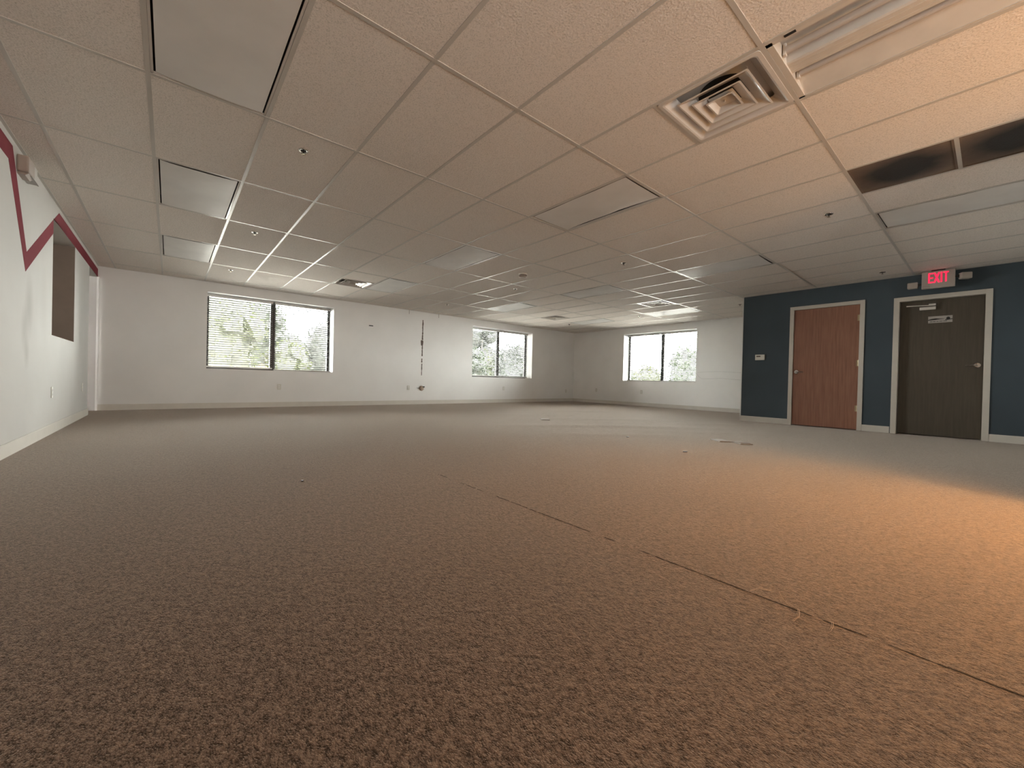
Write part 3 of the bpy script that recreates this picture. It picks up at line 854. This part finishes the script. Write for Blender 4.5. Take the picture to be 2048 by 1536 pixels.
# frayed yarn at the seam
for k, (pts, lab) in enumerate((
    ([(1.592, .905, .004), (1.615, .885, .016), (1.635, .86, .010), (1.625, .835, .022), (1.600, .815, .012), (1.590, .795, .004)], 'frayed curl of yarn at the carpet seam, beyond the other two'),
    ([(1.590, .770, .003), (1.570, .765, .012), (1.535, .755, .010), (1.505, .762, .003)], 'straight loose yarn strand sticking out of the carpet seam, middle of three'),
    ([(1.592, .690, .003), (1.575, .685, .012), (1.555, .680, .008), (1.540, .682, .002)], 'short loose yarn strand at the carpet seam, closest to the camera'))):
    b = MB(); b.tube(pts, .0008, 6); b.tube([(x + .003, y + .004, z * .7) for x, y, z in pts[:4]], .0006, 5)
    tag(b.build('loose_yarn', M['yarn']), lab, 'yarn', 'loose yarn at the carpet seam')

# ------------------------------------------------------------------ outdoors
GZ = -3.2
g_ = MB(); g_.box(-60, YB + WT + .5, GZ - .2, 90, 90, GZ); g_.box(XR + WT + .5, -60, GZ - .2, 90, YB + WT + .5, GZ); struct(g_.build('ground', M['bounce_ground']))
def make_tree(x, y, ztop, r, zlow, nleaf, mat, lab, seed, size=.16, dens=1.):
    random.seed(seed)
    t = thing('tree', lab, 'tree', (x, y, GZ), 'trees beyond the windows')
    h = ztop - GZ; hl = zlow - GZ
    tr = MB(); tr.tube([(0, 0, 0), (.05, .03, h * .35), (-.04, .05, h * .65), (.02, 0, h * .86)], [.16, .13, .08, .03], 8)
    for k in range(6):
        a = random.uniform(0, 2 * pi); z0 = h * random.uniform(.4, .7)
        tr.tube([(0, .03, z0), (r * .45 * cos(a), r * .45 * sin(a), z0 + .12 * h), (r * .8 * cos(a), r * .8 * sin(a), z0 + .2 * h)], [.06, .04, .015], 5)
    tr.build('trunk', M['bark'], t)
    bm = bmesh.new(); cz = (h + hl) / 2; rz = (h - hl) / 2
    cl = []
    for k in range(26):
        d = Vector((random.gauss(0, 1), random.gauss(0, 1), random.gauss(0, 1))).normalized() * random.uniform(.35, .78)
        cl.append((Vector((d.x * r, d.y * r, cz + d.z * rz)), random.uniform(.28, .48) * min(r, 1.6)))
    for c, cr in cl:                         # dense inner foliage masses
        rr = bmesh.ops.create_icosphere(bm, subdivisions=2, radius=cr * .92, matrix=Matrix.Translation(c))
        for v in rr['verts']:
            v.co = c + (v.co - c) * random.uniform(.72, 1.12)
            if v.co.z > h: v.co.z = h
    if zlow < 1:
        rr = bmesh.ops.create_icosphere(bm, subdivisions=3, radius=1., matrix=Matrix.Identity(4))
        for v in rr['verts']: v.co = Vector((v.co.x * r * .8, v.co.y * r * .8, cz + v.co.z * rz * .86)) * 1. + Vector((random.uniform(-.08, .08), random.uniform(-.08, .08), random.uniform(-.08, .08)))
    for k in range(nleaf):
        c, cr = random.choice(cl)
        d = Vector((random.gauss(0, 1), random.gauss(0, 1), random.gauss(0, 1))).normalized() * cr * random.uniform(.86, 1.16)
        p = c + d
        if zlow < 1 and k % 3 == 0: p = Vector((d.x / cr * r * .86, d.y / cr * r * .86, cz + d.z / cr * rz * .9))
        if p.z > h: continue
        n = Vector((random.gauss(0, 1), random.gauss(0, 1), random.gauss(0, 1) + .5)).normalized()
        u = n.orthogonal().normalized(); u = Matrix.Rotation(random.uniform(0, 6.28), 3, n) @ u; v = n.cross(u)
        s = size * random.uniform(.6, 1.3)
        vs = [bm.verts.new(p + u * s * a + v * s * .55 * b_) for a, b_ in ((-.5, 0), (0, -.5), (.5, 0), (0, .5))]
        bm.faces.new(vs)
    me = bpy.data.meshes.new('crown'); bm.to_mesh(me); bm.free(); me.materials.append(mat)
    o = bpy.data.objects.new('crown', me); COL.objects.link(o); o.parent = t
    return t
TR = [  # x, y, top, radius, low, leaves, material, label
    (1.45, 22.6, 5.6, 2.0, -.8, 9000, 1, 'broad lime green tree filling the wide window, half nearest the striped wall'),
    (3.6, 27.0, 6.0, 1.75, -.6, 7000, 0, 'tall green tree behind the centre bar of the wide window'),
    (4.75, 23.4, 2.6, 1.1, -1.0, 4000, 1, 'low lime green tree under the open sky patch of the wide window'),
    (6.35, 30.4, 3.5, 1.25, -.5, 3200, 0, 'smaller green tree below the open sky patch of the wide window'),
    (7.35, 26.4, 4.0, 1.5, -.5, 5000, 2, 'grey green tree at the wide window edge nearest the torn scar'),
    (13.6, 20.3, 2.6, 1.2, -1.0, 4200, 0, 'green tree seen through the middle window, half nearest the torn scar'),
    (14.4, 17.6, 2.7, 1.0, -1.0, 3800, 2, 'grey green tree seen through the middle window, half nearest the room corner'),
    (17.4, 19.9, 3.1, 1.0, -1.0, 2500, 1, 'lime green tree at the middle window edge by the room corner'),
    (21.0, 29.3, 5.6, 2.4, 1.8, 1600, 2, 'sparse tall tree whose thin twigs show atop the middle window'),
    (17.1, 22.7, 2.9, 1.3, -1.0, 4500, 1, 'lime green tree seen behind the centre bar of the middle window'),
    (27.1, 16.9, 2.15, 1.2, -1.0, 4000, 1, 'low round lime tree in the side wall window, half nearest the room corner'),
    (29.6, 20.1, 2.0, 1.3, -1.0, 3000, 0, 'low green tree at the side wall window edge by the room corner'),
    (25.2, 12.9, 3.2, 1.3, -1.0, 6000, 0, 'tall domed green tree in the side wall window, half nearest the blue wall')]
for k, (x, y, zt, r, zl, n, mi, lab) in enumerate(TR): make_tree(x, y, zt, r, zl, n, M['leaf'][mi], lab, 40 + k)

# ------------------------------------------------------------------ light
w = bpy.data.worlds.new('overcast'); S.world = w; w.use_nodes = True
nt = w.node_tree; bg = nt.nodes['Background']
SKY = 116.
tc = nt.nodes.new('ShaderNodeTexCoord'); sp = nt.nodes.new('ShaderNodeSeparateXYZ'); nt.links.new(tc.outputs['Generated'], sp.inputs[0])
r = nt.nodes.new('ShaderNodeValToRGB'); r.color_ramp.elements[0].position = 0.; r.color_ramp.elements[0].color = (.86, .85, .83, 1)
r.color_ramp.elements[1].position = .6; r.color_ramp.elements[1].color = (1., .957, .925, 1)
nt.links.new(sp.outputs['Z'], r.inputs[0]); nt.links.new(r.outputs[0], bg.inputs[0]); bg.inputs[1].default_value = SKY
def portal(axis, a0, a1):
    L = bpy.data.lights.new('window_portal', 'AREA'); L.shape = 'RECTANGLE'; L.size = a1 - a0; L.size_y = WZ1 - WZ0
    L.cycles.is_portal = True
    o = bpy.data.objects.new('window_portal', L); COL.objects.link(o)
    zc = (WZ0 + WZ1) / 2
    if axis == 'Y': o.location = ((a0 + a1) / 2, YB + .395, zc); o.rotation_euler = (radians(-90), 0, 0)
    else: o.location = (XR + .395, (a0 + a1) / 2, zc); o.rotation_euler = (radians(-90), 0, radians(-90))
for ax, a0, a1 in WIN: portal(ax, a0, a1)
L = bpy.data.lights.new('window_portal', 'AREA'); L.shape = 'RECTANGLE'; L.size = REAR_FILL[1] - REAR_FILL[0]; L.size_y = WZ1 - WZ0; L.cycles.is_portal = True
o = bpy.data.objects.new('window_portal', L); COL.objects.link(o); o.location = ((REAR_FILL[0] + REAR_FILL[1]) / 2, YN - .19, 1.5); o.rotation_euler = (radians(90), 0, 0)  # portal of the added rear opening
# incandescent lamp standing in the bay behind the camera
L = bpy.data.lights.new('warm_lamp', 'POINT'); L.energy = 78; L.color = (1., .54, .20); L.shadow_soft_size = .22
o = bpy.data.objects.new('warm_lamp', L); COL.objects.link(o); o.location = (3.38, -1.2, .95)

# shaded ceiling downlight of the bay, pooling on the carpet just beyond the frame
L = bpy.data.lights.new('bay_downlight', 'SPOT'); L.energy = 1000; L.color = (1., .52, .15); L.shadow_soft_size = .34; L.spot_size = radians(100); L.spot_blend = 1.
o = bpy.data.objects.new('bay_downlight', L); COL.objects.link(o); o.location = (3.55, -.75, 2.36)
o.rotation_euler = (Vector((3.30, .10, 0)) - o.location).to_track_quat('-Z', 'Y').to_euler()

# ------------------------------------------------------------------ camera
cam = bpy.data.cameras.new('camera'); co = bpy.data.objects.new('camera', cam); COL.objects.link(co)
yaw, pitch, roll = radians(40.15270942), radians(-.43900726), radians(1.42404242)
F = Vector((sin(yaw) * cos(pitch), cos(yaw) * cos(pitch), sin(pitch))); R = Vector((cos(yaw), -sin(yaw), 0)); U = R.cross(F)
R2 = R * cos(roll) + U * sin(roll); U2 = -R * sin(roll) + U * cos(roll)
co.matrix_world = Matrix(((R2.x, U2.x, -F.x, .1215), (R2.y, U2.y, -F.y, .4051), (R2.z, U2.z, -F.z, .675), (0, 0, 0, 1)))
cam.sensor_width = 36.; cam.lens = 812.38 / 2048 * 36; cam.clip_start = .02; cam.clip_end = 300
S.camera = co
S.view_settings.view_transform = 'Standard'; S.view_settings.look = 'None'; S.view_settings.gamma = 1; S.view_settings.use_curve_mapping = False
S.view_settings.exposure = .32
S.cycles.use_denoising = True
S.cycles.max_bounces = 10; S.cycles.diffuse_bounces = 6; S.cycles.transparent_max_bounces = 16
S.cycles.sample_clamp_indirect = 8
